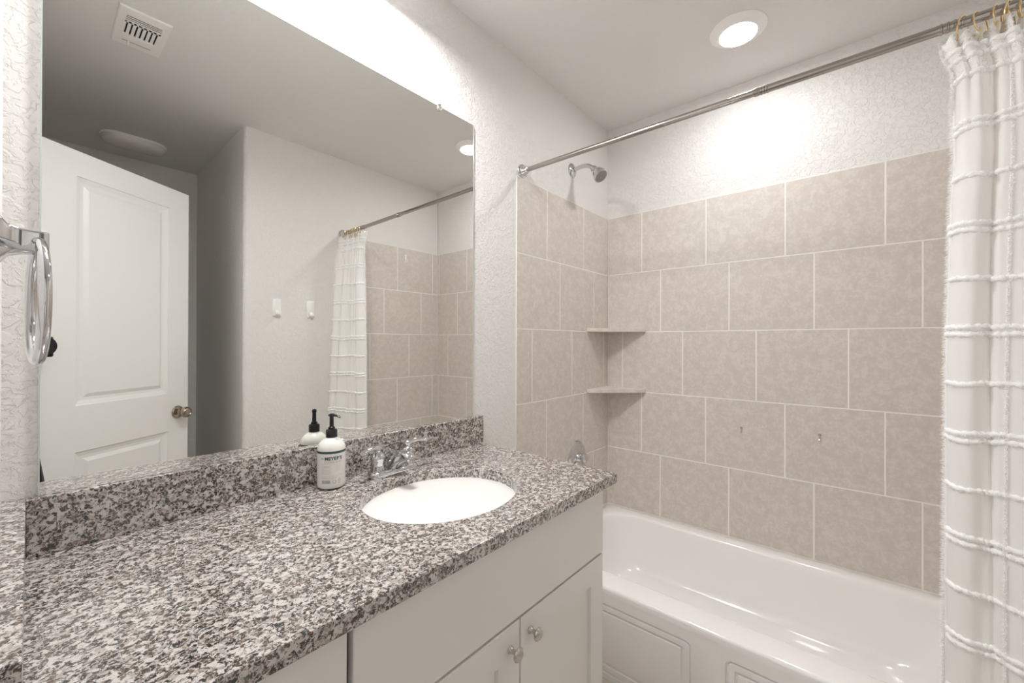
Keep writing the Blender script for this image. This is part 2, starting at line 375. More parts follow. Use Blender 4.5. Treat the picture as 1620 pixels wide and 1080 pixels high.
# ------------------------------------------------------------------ faucet
fx, fy = 0.702, 1.063
fa = thing('centerset_faucet', (fx, fy, CT), 'chrome two-handle centerset faucet on the countertop behind the sink', 'faucet')
bm = bm_new()
def bl(hx, hy, z, r): return [(x, y, CT+z) for x, y in rrect(fx, fy, hx, hy, r, 8)]
loft(bm, [bl(0.079, 0.026, 0.0, 0.0255), bl(0.080, 0.027, 0.003, 0.0265), bl(0.080, 0.027, 0.012, 0.0265), bl(0.077, 0.024, 0.017, 0.0235), bl(0.068, 0.016, 0.019, 0.0155)], True, True, True)
link('base_plate', bm, M_CHROME, fa, angle=50)
# spout: hooded body rising in an S from the plate and reaching over the bowl
bm = bm_new()
prof_sp = [(0.020, 0.0165, 0.012, 0.017), (0.012, 0.0205, 0.012, 0.021), (0.000, 0.0215, 0.012, 0.030), (-0.012, 0.0210, 0.012, 0.045), (-0.024, 0.0200, 0.013, 0.060), (-0.036, 0.0190, 0.019, 0.071), (-0.050, 0.0178, 0.030, 0.0765), (-0.064, 0.0168, 0.040, 0.0765), (-0.078, 0.0158, 0.047, 0.0725), (-0.088, 0.0145, 0.050, 0.067), (-0.093, 0.0105, 0.053, 0.062)]
loops = []
for dy, hw, zb, zt in prof_sp:
    zc_, hz = (zb+zt)/2, (zt-zb)/2
    loops.append([(fx + hw*math.copysign(abs(cos(t))**0.62, cos(t)), fy+dy, CT + zc_ + hz*math.copysign(abs(sin(t))**0.75, sin(t))) for t in [2*pi*k/28 for k in range(28)]])
loft(bm, loops, True, True, True); link('spout', bm, M_CHROME, fa, angle=50)
sp = [Vector((fx, fy-0.082, CT+0.050))]
bm = bm_new(); lathe(bm, [(0.0115, 0), (0.012, 0.004), (0.012, 0.012), (0.0095, 0.014), (0, 0.0135)], Vector(sp[-1])+Vector((0, 0.004, 0.002)), (0, -0.25, -1), 20); link('aerator', bm, M_CHROME, fa)
bm = bm_new(); tube(bm, [(fx, fy+0.018, CT+0.014), (fx, fy+0.018, CT+0.062)], 0.0025, 10); lathe(bm, [(0, 0), (0.004, 0.001), (0.0048, 0.005), (0.003, 0.009), (0, 0.010)], (fx, fy+0.018, CT+0.060), (0, 0, 1), 16); link('lift_rod', bm, M_CHROME, fa)
for sx, ang in ((-1, radians(200)), (1, radians(-12))):
    hx = fx + sx*0.0508
    bm = bm_new()
    lathe(bm, [(0.0205, 0.014), (0.0205, 0.020), (0.0180, 0.030), (0.0172, 0.038), (0.0195, 0.046), (0.0215, 0.052), (0.0210, 0.059), (0.0160, 0.066), (0.0105, 0.070), (0.0100, 0.073), (0.0115, 0.078), (0.0105, 0.085), (0.006, 0.089), (0.0, 0.090)], (hx, fy, CT), (0, 0, 1), 28, False)
    h = link('handle', bm, M_CHROME, fa)
    bm = bm_new(); d = Vector((cos(ang), sin(ang), 0))
    p0 = Vector((hx, fy, CT+0.0760)); 
    lv = bez(p0 - d*0.010, p0 + d*0.012 + Vector((0, 0, 0.012)), p0 + d*0.035 + Vector((0, 0, 0.010)), p0 + d*0.066 + Vector((0, 0, 0.0045)), 12)
    tube(bm, lv, [0.011, 0.0125, 0.0125, 0.0118, 0.0108, 0.010, 0.0095, 0.009, 0.0088, 0.0088, 0.0092, 0.0095, 0.0075], 16, True, 0.7, up=(0, 0, 1)); link('lever', bm, M_CHROME, h, angle=60)

# ------------------------------------------------------------------ soap bottle
bx_, by_ = 0.527, 1.0865
bt = thing('hand_soap_bottle', (bx_, by_, CT), 'white hand soap pump bottle with teal band and black pump, left of the faucet', 'soap bottle')
BR = 0.0352
bm = bm_new()
lathe(bm, [(0.0, 0.001), (0.026, 0.0), (0.0330, 0.003), (BR, 0.009), (BR, 0.100), (0.0343, 0.108), (0.0305, 0.117), (0.0225, 0.125), (0.0155, 0.1295), (0.0135, 0.132), (0.0135, 0.136)], (bx_, by_, CT+0.0005), (0, 0, 1), 56)
link('bottle_body', bm, M_BOT, bt, angle=60)
face = atan2(-by_, -bx_) + radians(2)       # the label faces the camera side
def cyl(s, z, r): a = face + s/BR; return Vector((bx_+r*cos(a), by_+r*sin(a), CT+z))
def wrap_patch(bm, s0, s1, z0, z1, r, seg=24):
    k = max(1, int(abs(s1-s0)/0.003)); loft(bm, [[cyl(s0+(s1-s0)*i/k, z0, r) for i in range(k+1)], [cyl(s0+(s1-s0)*i/k, z1, r) for i in range(k+1)]], False)
bm = bm_new(); wrap_patch(bm, -0.046, 0.046, 0.012, 0.0965, BR+0.00015); lab = link('label_sheet', bm, M_LABEL, bt, angle=60)
bm = bm_new(); wrap_patch(bm, -pi*BR*0.999, pi*BR*0.999, 0.0945, 0.1005, BR+0.0003)
tb = link('teal_band', bm, M_TEAL, lab, angle=60)
def wrap_text(txt, size, s, z, mat, name, bold=0.0, sxl=1.0, space=1.0):
    cu = bpy.data.curves.new('t', 'FONT'); cu.body = txt; cu.size = size; cu.align_x = 'CENTER'; cu.offset = bold; cu.space_character = space
    to = bpy.data.objects.new('t', cu); COL.objects.link(to)
    dg = bpy.context.evaluated_depsgraph_get(); me = bpy.data.meshes.new_from_object(to.evaluated_get(dg))
    bm = bm_new(); bm.from_mesh(me); bpy.data.objects.remove(to); bpy.data.meshes.remove(me)
    bmesh.ops.triangulate(bm, faces=bm.faces[:])
    for v in bm.verts: v.co = cyl(s + v.co.x*sxl, z + v.co.y, BR+0.0006)
    return link(name, bm, mat, lab, smooth=False)
wrap_text("MEYER'S", 0.0118, 0.004, 0.0785, M_TEAL, 'brand_lettering', 0.00045, 0.98, 1.05)
wrap_text("MRS.", 0.0045, -0.0235, 0.081, M_TEAL, 'small_lettering', 0.0, 1.0)
wrap_text("CLEAN DAY", 0.0068, 0.003, 0.0705, M_INK, 'brand_lettering', 0.0, 1.0, 1.2)
bm = bm_new()
for k in range(7): wrap_patch(bm, -0.026, random.uniform(-0.004, 0.002), 0.063-k*0.0034, 0.0638-k*0.0034, BR+0.0004)
for k in range(5): wrap_patch(bm, 0.008, random.uniform(0.020, 0.026), 0.063-k*0.0034, 0.0638-k*0.0034, BR+0.0004)
for z in (0.0672, 0.0375): wrap_patch(bm, -0.027, 0.027, z, z+0.0006, BR+0.0004)
for k in range(2): wrap_patch(bm, -0.026, 0.012, 0.0338-k*0.003, 0.0345-k*0.003, BR+0.0004)
link('fine_print', bm, M_INKL, lab, smooth=False)
bm = bm_new(); s = -0.025
while s < -0.005:
    wd = random.choice((0.0004, 0.0008, 0.0012)); wrap_patch(bm, s, s+wd, 0.018, 0.0265, BR+0.0004); s += wd + random.choice((0.0004, 0.0008))
link('barcode', bm, M_INK, lab, smooth=False)
bm = bm_new()
def ring_patch(bm, s, z, ro, ri, n=24, a0=0, a1=2*pi):
    loft(bm, [[cyl(s+rr_*cos(a0+(a1-a0)*k/n), z+rr_*sin(a0+(a1-a0)*k/n), BR+0.0005) for k in range(n+1)] for rr_ in (ro, ri)], False)
ring_patch(bm, 0.006, 0.0220, 0.0045, 0.0037)
for q in range(3): ring_patch(bm, 0.0185, 0.0245, 0.0034, 0.0022, 8, q*2.1+0.3, q*2.1+1.9)
wrap_patch(bm, 0.0155, 0.0215, 0.0175, 0.0187, BR+0.0004)
link('recycling_mark', bm, M_INK, lab, smooth=False)
pu = None
bm = bm_new(); lathe(bm, [(0.0135, 0.130), (0.0142, 0.131), (0.0142, 0.150), (0.0125, 0.1525), (0.0085, 0.1535), (0.0085, 0.158), (0.0068, 0.1595), (0.0, 0.160)], (bx_, by_, CT), (0, 0, 1), 30)
pc = link('pump_collar', bm, M_BLACK, bt)
bm = bm_new(); lathe(bm, [(0.0055, 0.157), (0.0050, 0.185), (0.0062, 0.187), (0.0062, 0.192), (0.0045, 0.1945), (0.0, 0.195)], (bx_, by_, CT), (0, 0, 1), 22)
nd = Vector((R2.x, R2.y, 0)).normalized()*1.0 + Vector((-0.25, -0.25, 0)); nd.normalize()
nz0 = Vector((bx_, by_, CT+0.1895))
tube(bm, [nz0 - nd*0.007, nz0, nz0 + nd*0.012 + Vector((0, 0, 0.0002)), nz0 + nd*0.022 - Vector((0, 0, 0.0010)), nz0 + nd*0.028 - Vector((0, 0, 0.0045))], [0.0050, 0.0052, 0.0042, 0.0036, 0.0030], 14, True, 0.7, up=(0, 0, 1))
link('pump_head', bm, M_BLACK, bt)

# ------------------------------------------------------------------ vanity cabinet
vb = thing('vanity_cabinet', (0.54, 0.86, FZ), 'greige painted vanity cabinet with shaker doors under the granite top', 'cabinet')
VF = 0.602
bm = bm_new()
add_box(bm, LX+0.002, 1.092, VF, MY-0.002, FZ+0.10, CB, 0.001)
add_box(bm, LX+0.002, 1.085, VF+0.075, MY-0.002, FZ, FZ+0.10)
link('body', bm, M_CAB, vb)
bm = bm_new()
for b in ((0.3085, 0.3185), ): add_box(bm, b[0], b[1], VF-0.0015, VF+0.001, FZ+0.11, CB-0.001)
add_box(bm, 0.3185, 1.092, VF-0.0015, VF+0.001, -0.6125, -0.6065); add_box(bm, 0.710, 0.7155, VF-0.0015, VF+0.001, FZ+0.11, -0.61)
link('reveal_gap', bm, M_DARK, vb, smooth=False)
DF = 0.584
def rect_loop(x0, x1, z0, z1, y, i=0): return [(x0+i, y, z0+i), (x1-i, y, z0+i), (x1-i, y, z1-i), (x0+i, y, z1-i)]
def shaker(name, x0, x1, z0, z1, stile, label=None):
    bm = bm_new()
    L = [rect_loop(x0, x1, z0, z1, VF-0.001), rect_loop(x0, x1, z0, z1, DF+0.0015), rect_loop(x0, x1, z0, z1, DF, 0.0015),
         rect_loop(x0, x1, z0, z1, DF, stile), rect_loop(x0, x1, z0, z1, DF+0.0012, stile+0.0012), rect_loop(x0, x1, z0, z1, DF+0.0105, stile+0.0030)]
    loft(bm, L, True, True, True); o = link(name, bm, M_CAB, vb, smooth=False); return o
def plainfront(name, x0, x1, z0, z1):
    bm = bm_new()
    loft(bm, [rect_loop(x0, x1, z0, z1, VF-0.001), rect_loop(x0, x1, z0, z1, DF+0.0015), rect_loop(x0, x1, z0, z1, DF, 0.0015)], True, True, True)
    return link(name, bm, M_CAB, vb, smooth=False)
def knob(parent, x, z, label=None):
    bm = bm_new()
    lathe(bm, [(0.0085, 0), (0.0088, 0.0015), (0.0060, 0.005), (0.0048, 0.010), (0.0055, 0.015), (0.0105, 0.0185), (0.0145, 0.0215), (0.0150, 0.0240), (0.0125, 0.0270), (0.006, 0.0285), (0.0, 0.029)], (x, DF-0.0002, z), (0, -1, 0), 30)
    return link('knob', bm, M_SATIN, parent)
plainfront('false_drawer_front', 0.3185, 1.0905, -0.6065, CB-0.003)
dl = shaker('door', 0.3185, 0.7105, FZ+0.11, -0.6125, 0.068)
dr = shaker('door', 0.7150, 1.0905, FZ+0.11, -0.6125, 0.066)
knob(dl, 0.678, -0.662); knob(dr, 0.7475, -0.655)
d1 = plainfront('drawer', LX+0.004, 0.3085, -0.6065, CB-0.003); d2 = plainfront('drawer', LX+0.004, 0.3085, -0.86, -0.6125); d3 = plainfront('drawer', LX+0.004, 0.3085, FZ+0.11, -0.866)
for d, z in ((d1, -0.52), (d2, -0.735), (d3, -1.0)): knob(d, 0.14, z)

# ------------------------------------------------------------------ bathtub
TX0, TX1, TY0, TY1, TZ = 1.420, BX-0.0005, OY+0.0005, MY-0.0005, -0.920
tbt = thing('bathtub', ((TX0+TX1)/2, (TY0+TY1)/2, FZ), 'white alcove bathtub with panelled apron between the tiled walls', 'bathtub')
K = 12
tcx, tcy, thx, thy = (TX0+TX1)/2, (TY0+TY1)/2, (TX1-TX0)/2, (TY1-TY0)/2
ocx, ocy, ohx, ohy = (1.530+2.112)/2, (1.070-0.310)/2, (2.112-1.530)/2, (1.070+0.310)/2
def tl(cx, cy, hx, hy, r, z, bow=0.0):
    out = []
    for x, y in rrect(cx, cy, hx, hy, r, K): out.append((x, y, z))
    return out
L = [tl(tcx, tcy, thx, thy, 0.004, TZ-0.030), tl(tcx, tcy, thx, thy, 0.004, TZ-0.012), tl(tcx, tcy, thx-0.003, thy-0.0001, 0.006, TZ-0.004), tl(tcx, tcy, thx-0.010, thy-0.0002, 0.010, TZ),
     tl(ocx, ocy, ohx+0.022, ohy+0.022, 0.15, TZ), tl(ocx, ocy, ohx+0.014, ohy+0.014, 0.146, TZ-0.0005), tl(ocx, ocy, ohx+0.008, ohy+0.008, 0.143, TZ-0.0018), tl(ocx, ocy, ohx+0.003, ohy+0.003, 0.14, TZ-0.0042), tl(ocx, ocy, ohx-0.001, ohy-0.001, 0.138, TZ-0.0085), tl(ocx, ocy, ohx-0.0045, ohy-0.005, 0.136, TZ-0.016), tl(ocx, ocy, ohx-0.008, ohy-0.009, 0.136, TZ-0.032),
     tl(ocx, ocy, ohx-0.012, ohy-0.015, 0.136, TZ-0.06), tl(ocx, ocy+0.01, ohx-0.030, ohy-0.040, 0.15, TZ-0.15), tl(ocx, ocy+0.02, ohx-0.045, ohy-0.075, 0.14, TZ-0.22), tl(ocx, ocy+0.03, ohx-0.062, ohy-0.11, 0.13, TZ-0.252),
     tl(ocx, ocy+0.03, ohx-0.09, ohy-0.15, 0.11, TZ-0.268), tl(ocx, ocy+0.03, ohx-0.13, ohy-0.20, 0.08, TZ-0.272)]
bm = bm_new(); rows = loft(bm, L, True, False, True)
link('shell', bm, M_TUB, tbt, angle=70)
bm = bm_new()      # apron with two bead-edged panels
AF = TX0+0.0005
def yz_rr(y0, y1, z0, z1, r, x, k=6): return [(x, a, b) for a, b in rrect((y0+y1)/2, (z0+z1)/2, (y1-y0)/2, (z1-z0)/2, r, k)]
def panel(y0, y1, py0, py1, pz0, pz1):
    Z0, Z1 = FZ, TZ-0.02
    loops = [yz_rr(y0, y1, Z0, Z1, 0.0003, AF)]
    steps = [(0, 0), (0.0008, 0.0055), (0.006, 0.0065), (0.0085, 0.002), (0.026, 0.002), (0.0268, 0.0075), (0.033, 0.0085), (0.037, 0.004), (0.05, 0.0035)]
    for ins, dp in steps: loops.append(yz_rr(py0+ins, py1-ins, pz0+ins, pz1-ins, max(0.022-ins*0.6, 0.002), AF+dp))
    loft(bm, loops, True, False, True)
panel(0.387, TY1, 0.437, 1.08, -1.245, -0.985)
panel(TY0, 0.387, -0.34, 0.337, -1.245, -0.985)
link('apron', bm, M_TUB, tbt, angle=25)
bm = bm_new(); add_box(bm, AF+0.010, AF+0.02, TY0, TY1, FZ, TZ-0.03); link('apron_backing', bm, M_TUB, tbt, smooth=False)
bm = bm_new(); lathe(bm, [(0, 0), (0.030, 0), (0.031, 0.003), (0.026, 0.005), (0.020, 0.0035), (0, 0.004)], (ocx, 0.80, TZ-0.2725), (0, 0, 1), 28); link('drain', bm, M_CHROME, tbt)

# ------------------------------------------------------------------ corner shelves
def shelf(z0, z1, label):
    bm = bm_new(); s = 0.232; c = 0.016; x1, y1 = BX-0.0003, MY-0.0003
    pts = [(x1, y1), (x1-s, y1), (x1-s+0.002, y1-c), (x1-c, y1-s+0.002), (x1, y1-s)]
    def lp(z, i):
        cx = sum(p[0] for p in pts)/5; cy = sum(p[1] for p in pts)/5
        return [(p[0] + (cx-p[0])*i*8 if j > 0 else p[0], p[1] + (cy-p[1])*i*8 if j > 0 else p[1], z) for j, p in enumerate(pts)]
    loft(bm, [lp(z0, 0.0015), lp(z0+0.002, 0), lp(z1-0.002, 0), lp(z1, 0.0015)], True, True, True)
    o = link('corner_shelf', bm, M_TILE, loc=(x1-0.08, y1-0.08, z0), smooth=False); tag(o, label, 'shelf', 'triangular tile shelves in the tub corner'); return o
shelf(0.0605, 0.0795, 'upper of the two beige triangular shelves in the shower corner')
shelf(-0.2680, -0.2480, 'lower of the two beige triangular shelves in the shower corner')

# ------------------------------------------------------------------ shower head and valve
sh = thing('shower_head_fixture', (1.80, MY, 0.879), 'chrome shower head on a bent arm high on the tiled end wall', 'shower head')
bm = bm_new(); lathe(bm, [(0.0, -0.002), (0.036, -0.001), (0.036, 0.002), (0.031, 0.007), (0.018, 0.011), (0.0135, 0.018), (0.0, 0.018)], (1.80, MY, 0.879), (0, -1, 0.0), 32); link('wall_flange', bm, M_CHROME, sh)
arm = [(1.80, MY-0.005, 0.879)] + bez((1.80, MY-0.03, 0.882), (1.80, MY-0.075, 0.889), (1.80, MY-0.105, 0.880), (1.80, MY-0.130, 0.848), 12)
bm = bm_new(); tube(bm, arm, 0.0105, 16); link('arm', bm, M_CHROME, sh)
hd = Vector((-0.12, -0.66, -0.74)).normalized(); hb = Vector((1.80, MY-0.124, 0.856))
bm = bm_new(); lathe(bm, [(0.0, -0.004), (0.0150, -0.003), (0.0170, 0.004), (0.0155, 0.012), (0.0165, 0.016), (0.0225, 0.026), (0.0285, 0.038), (0.0335, 0.054), (0.0355, 0.062), (0.0350, 0.068), (0.0315, 0.070)], hb, hd, 36, True, True)
hh = link('head', bm, M_CHROME, sh)
bm = bm_new(); lathe(bm, [(0.0310, 0.0685), (0.0305, 0.0715), (0.020, 0.0725), (0, 0.073)], hb, hd, 32)
a_, b_ = frame_for(hd)
for rr_, nn in ((0.009, 6), (0.017, 12), (0.025, 18)):
    for k in range(nn):
        t = 2*pi*k/nn; lathe(bm, [(0.0016, 0.0720), (0.0013, 0.0745), (0, 0.075)], hb + (a_*cos(t)+b_*sin(t))*rr_, hd, 6, False)
fp = link('spray_face', bm, plain('grey_nozzle_face', (0.30, 0.29, 0.28), 0.4, 0.3, bumpk=(100, .05, .0005)), hh); fp['label'] = 'grey spray face with nozzles'
VX, VZ = 1.845, -0.588
va = thing('tub_valve', (VX, MY, VZ), 'round chrome shower valve plate with a knob, seen over the counter end', 'valve')
bm = bm_new(); lathe(bm, [(0.0, -0.002), (0.082, -0.001), (0.083, 0.003), (0.078, 0.009), (0.060, 0.014), (0.034, 0.017), (0.030, 0.020), (0.0, 0.020)], (VX, MY, VZ), (0, -1, 0), 48); link('escutcheon', bm, M_CHROME, va)
bm = bm_new(); lathe(bm, [(0.024, 0.018), (0.021, 0.028), (0.018, 0.033), (0.023, 0.038), (0.026, 0.048), (0.024, 0.057), (0.015, 0.063), (0, 0.064)], (VX, MY, VZ), (0, -1, 0), 32, False); hk = link('knob', bm, M_CHROME, va)
bm = bm_new(); tube(bm, [(VX, MY-0.048, VZ), (VX-0.01, MY-0.052, VZ-0.028), (VX-0.014, MY-0.056, VZ-0.062)], [0.010, 0.008, 0.0095], 14); link('lever', bm, M_CHROME, hk)

# ------------------------------------------------------------------ shower rod
RA, RB = Vector((1.397, MY, 0.7475)), Vector((1.371, OY, 0.7250))
rd = (RB-RA).normalized(); RL = (RB-RA).length
def rp(t): return RA + rd*t
ro = thing('shower_curtain_rod', tuple(RA), 'brushed metal tension shower rod spanning above the tub', 'curtain rod')
tj = (MY-0.245)/RL*RL
bm = bm_new(); tube(bm, [rp(0.012), rp(tj+0.02)], 0.0098, 24); link('inner_tube', bm, M_ROD, ro)
bm = bm_new(); lathe(bm, [(0.0098, 0), (0.0116, 0.002), (0.0116, 0.012), (0.0108, 0.014)] + [(0.0108, 0.018), (0.0122, 0.019), (0.0122, 0.021), (0.0108, 0.022), (0.0108, 0.026), (0.0122, 0.027), (0.0122, 0.029), (0.0108, 0.030), (0.0108, 0.034), (0.0122, 0.035), (0.0122, 0.037), (0.0108, 0.038)] + [(0.0112, RL-tj-0.012)], rp(tj-0.008), rd, 24)
link('outer_tube', bm, M_ROD, ro)
bm = bm_new()
for k in range(4):
    t0 = MY+0.128+k*0.011; lathe(bm, [(0.0112, 0), (0.0123, 0.001), (0.0123, 0.004), (0.0112, 0.005)], rp(t0), rd, 24, False, False)
link('grip_rings', bm, M_ROD, ro)
for t0, dd in ((0.0, 1), (RL, -1)):
    bm = bm_new(); lathe(bm, [(0.0, 0.0), (0.029, 0.0), (0.030, 0.003), (0.0285, 0.006), (0.022, 0.008), (0.0205, 0.014), (0.0185, 0.017), (0.0165, 0.026), (0.0125, 0.034), (0.0098, 0.035)], rp(t0), rd*dd, 32)
    link('end_flange', bm, M_CHROME, ro)

# ------------------------------------------------------------------ shower curtain
def clampf(x, a=0.0, b=1.0): return max(a, min(b, x))
CTOP, CBOT = 0.704, -1.13
def curtain_xy(s, z):
    """s 0 (free edge) .. 1 (wall edge)"""
    h = clampf((CTOP - z)/(CTOP - CBOT)); hh_ = h**0.7
    ey = [(0.0, -0.126), (0.02, -0.134), (0.045, -0.150), (0.15, -0.154), (0.22, -0.148), (0.40, -0.141), (1.0, -0.139)]
    for (h0, y0), (h1, y1) in zip(ey[:-1], ey[1:]):
        if h <= h1 + 1e-9: ay = y0 + (y1-y0)*(h-h0)/(h1-h0); break
    ax = 1.385 + 0.008*hh_
    bx2, by2 = 1.362 - 0.085*hh_, -0.383
    x = ax + (bx2-ax)*s; y = ay + (by2-ay)*s
    g = clampf(h*5)
    P_ = 0.262 + 0.03*h
    ph = pi*(s + 0.010*sin(5*h))/P_
    c_ = sqrt(sin(ph)**2 + 0.012)
    amp = (0.020 + 0.016*g) * (0.85 + 0.25*sin(7*s+1.0+2*h))
    x += -amp*c_ + 0.004*g*sin(2.7*ph+0.8+2*h) + 0.0025*sin(6.1*ph+3*h)*(1-0.5*g)
    y += 0.006*sin(2*ph+0.3)*(0.3+0.7*g)*clampf(s*8)
    p = clampf(1 - h*9)
    x += 0.007*p*sin(2*pi*12*s) + 0.004*p*sin(2*pi*19*s+1)
    return x, y
def hdr(s): return -0.013*(0.5-0.5*cos(2*pi*12*s))     # the top edge sags between the hooks
NS, NZ = 150, 150
cu = thing('shower_curtain', (1.37, -0.26, CBOT), 'white tufted shower curtain bunched at the right end of the rod', 'curtain')
bm = bm_new(); loops = []
for j in range(NZ+1):
    t = j/NZ
    row = []
    for i in range(NS+1):
        s = i/NS; z = CTOP + (CBOT-CTOP)*t
        x, y = curtain_xy(s, z)
        row.append((x, y, z + hdr(s)*clampf(1-t*14)))
    loops.append(row)
loft(bm, loops, False)
cp = link('curtain_panel', bm, M_CURT, cu, angle=80)
sol = cp.modifiers.new('thickness', 'SOLIDIFY'); sol.thickness = 0.0012; sol.offset = 0
def nrm(s, z):
    x0, y0 = curtain_xy(max(0, s-0.004), z); x1, y1 = curtain_xy(min(1, s+0.004), z)
    d = Vector((x1-x0, y1-y0, 0)).normalized(); return Vector((d.y, -d.x, 0)), d      # outward = towards the room (-x)
def hair(bm, p, d, ln, wd):
    d = Vector(d); side = d.cross(Vector((random.uniform(-1, 1), random.uniform(-1, 1), random.uniform(-1, 1)))).normalized()*wd
    up = d.cross(side).normalized()*wd
    a = bm.verts.new(p+side); b = bm.verts.new(p-side); c = bm.verts.new(p+up); e = bm.verts.new(p+d*ln + Vector((0, 0, -0.2*ln)))
    bm.faces.new((a, b, e)); bm.faces.new((b, c, e)); bm.faces.new((c, a, e))
def stripe(zc, name='tufted_stripe'):
    bm = bm_new(); n = 220; loops = []
    for i in range(n+1):
        s = i/n; x, y = curtain_xy(s, zc); nn, dd = nrm(s, zc)
        if nn.x > 0: nn = -nn
        wob = 0.0008*sin(s*70+zc*30) ; zz = zc + 0.003*sin(s*7+zc*9) + 0.0014*sin(s*33+zc*50)
        r = 0.0058 + 0.0011*sin(s*160+zc*77) + random.uniform(-0.0004, 0.0004)
        c = Vector((x, y, zz)) + nn*(0.0008+wob)
        loops.append([c + nn*r*0.95*cos(2*pi*k/8) + Vector((0, 0, r*sin(2*pi*k/8))) for k in range(8)])
        if True:
            for q in range(3):
                a = random.uniform(-1.9, 1.9); d = nn*cos(a) + Vector((0, 0, sin(a))) + dd*random.uniform(-0.5, 0.5); d.normalize()
                hair(bm, c + d*r*0.7, d, random.uniform(0.003, 0.0055), 0.0008)
    loft(bm, loops, True, True, True)
    return link(name, bm, M_TUFT, cp, angle=80)
zs = -0.088; rows_ = []
k = -5
while True:
    z = -0.088 - 0.1155*k
    if z < CBOT+0.03: break
    rows_.append((z, k % 2 == 0)); k += 1
for z, single in rows_:
    if single: stripe(z)
    else: stripe(z+0.008); stripe(z-0.008)
stripe(0.600); stripe(0.640); stripe(0.662)
# fluffy selvedge along the free edge, and a second fringed line on the front fold
def edge_fringe(s, outward, name, zt, zb, ln0, ln1, both=False):
    bm = bm_new(); nn_ = int((zt-zb)/0.0012)
    for i in range(nn_):
        z = zt + (zb-zt)*i/nn_; x, y = curtain_xy(s, z); nn, dd = nrm(s, z)
        if nn.x > 0: nn = -nn
        e = -dd if outward else nn
        for q in range(4):
            d = e + nn*random.uniform(-0.6, 0.9) + (dd*random.uniform(-0.9, 0.9) if both else Vector((0, 0, 0))) + Vector((0, 0, random.uniform(-0.5, 0.5))); d.normalize()
            hair(bm, Vector((x, y, z)) + nn*0.0005, d, random.uniform(ln0, ln1), 0.0010)
    lp = []
    m_ = int((zt-zb)/0.006)
    for i in range(m_+1):
        z = zt + (zb-zt)*i/m_; x, y = curtain_xy(s, z); nn, dd = nrm(s, z)
        if nn.x > 0: nn = -nn
        r = 0.0030 + random.uniform(-0.0005, 0.0005)
        c = Vector((x, y, z)); lp.append([c + (nn*cos(2*pi*k_/7) + dd*sin(2*pi*k_/7))*r for k_ in range(7)])
    loft(bm, lp, True, True, True)
    return link(name, bm, M_TUFT, cp, angle=80)
edge_fringe(0.0, True, 'fringed_edge', CTOP-0.02, CBOT+0.01, 0.008, 0.014)
edge_fringe(0.36, False, 'fringed_seam', CTOP-0.05, CBOT+0.01, 0.0045, 0.009, True)
# ruffled header
bm = bm_new()
for i in range(1500):
    s = random.random(); z = CTOP - random.random()**1.3*0.10
    x, y = curtain_xy(s, z); nn, dd = nrm(s, z)
    if random.random() < 0.85 and nn.x > 0: nn = -nn
    d = nn + dd*random.uniform(-0.8, 0.8) + Vector((0, 0, random.uniform(-0.9, 0.7))); d.normalize()
    hair(bm, Vector((x, y, z+hdr(s)*0.9)), d, random.uniform(0.003, 0.007), 0.0009)
hf = link('frayed_header', bm, M_TUFT, cp)
# gold rings
def gold_ring(y, k):
    s = clampf((-0.140 - y)/0.243); t = (RA.y - y)/abs(rd.y); c = rp(t) + Vector((0, 0, -0.0135))
    lab_ = ['gold curtain ring nearest the free edge of the curtain', 'second gold curtain ring from the free edge of the curtain', 'third gold curtain ring from the free edge of the curtain']
    t_ = thing('curtain_ring', tuple(c), '', 'curtain ring', 'gold rings hanging the curtain from the rod')
    bm = bm_new(); ax = Vector((0.42 + 0.15*sin(k*1.7), 1, 0.18*cos(k*2.3)))
    torus(bm, c, 0.0265, 0.0017, ax, 40, 8); link('hoop', bm, M_GOLD, t_)
    cx_, cy_ = curtain_xy(s, CTOP-0.02)
    bm = bm_new()
    dz = 0.0345; q = c + Vector((-0.012, 0.002, -0.030)); lathe(bm, [(0.0, 0), (0.0135, 0.0), (0.0140, 0.0008), (0.0135, 0.0018), (0.0, 0.0018)], q, (Vector((-0.9, 0.25, 0.1)) if k == 3 else Vector((-0.25, 1.0, 0.1*sin(k*3)))), 26)
    link('disc', bm, M_CHAMP, t_)['label'] = 'flat champagne disc'
    bm = bm_new(); lathe(bm, [(0.0, -0.003), (0.003, -0.002), (0.0036, 0), (0.003, 0.002), (0, 0.003)], c + Vector((-0.004, 0.012, -0.0265)), (0, 0, 1), 12); link('bead', bm, M_GOLD, t_)
    return t_
ord_ = ['first', 'second', 'third', 'fourth', 'fifth', 'sixth', 'seventh', 'eighth', 'ninth', 'tenth', 'eleventh', 'twelfth']
for k, y in enumerate([-0.164, -0.191, -0.216, -0.230, -0.2385, -0.256, -0.276, -0.296, -0.315, -0.334, -0.350, -0.364]):
    g = gold_ring(y, k)
    g['label'] = '%s gold curtain ring on the rod, counted from the free curtain edge' % ord_[k]

# ------------------------------------------------------------------ ceiling light (disc downlight)
lx, ly = 1.803, 0.385
li = thing('ceiling_downlight', (lx, ly, CZ), 'round white lit downlight in the ceiling above the tub', 'ceiling light')
bm = bm_new(); lathe(bm, [(0.100, -0.0005), (0.100, 0.003), (0.096, 0.006), (0.070, 0.020), (0.066, 0.0205)], (lx, ly, CZ), (0, 0, -1), 64, False, False); link('trim_ring', bm, M_PLAS, li)
bm = bm_new(); lathe(bm, [(0.066, 0.0205), (0.060, 0.0215), (0.0, 0.022)], (lx, ly, CZ), (0, 0, -1), 48, False, True); link('lens', bm, M_LED, li)['label'] = 'glowing white lens'

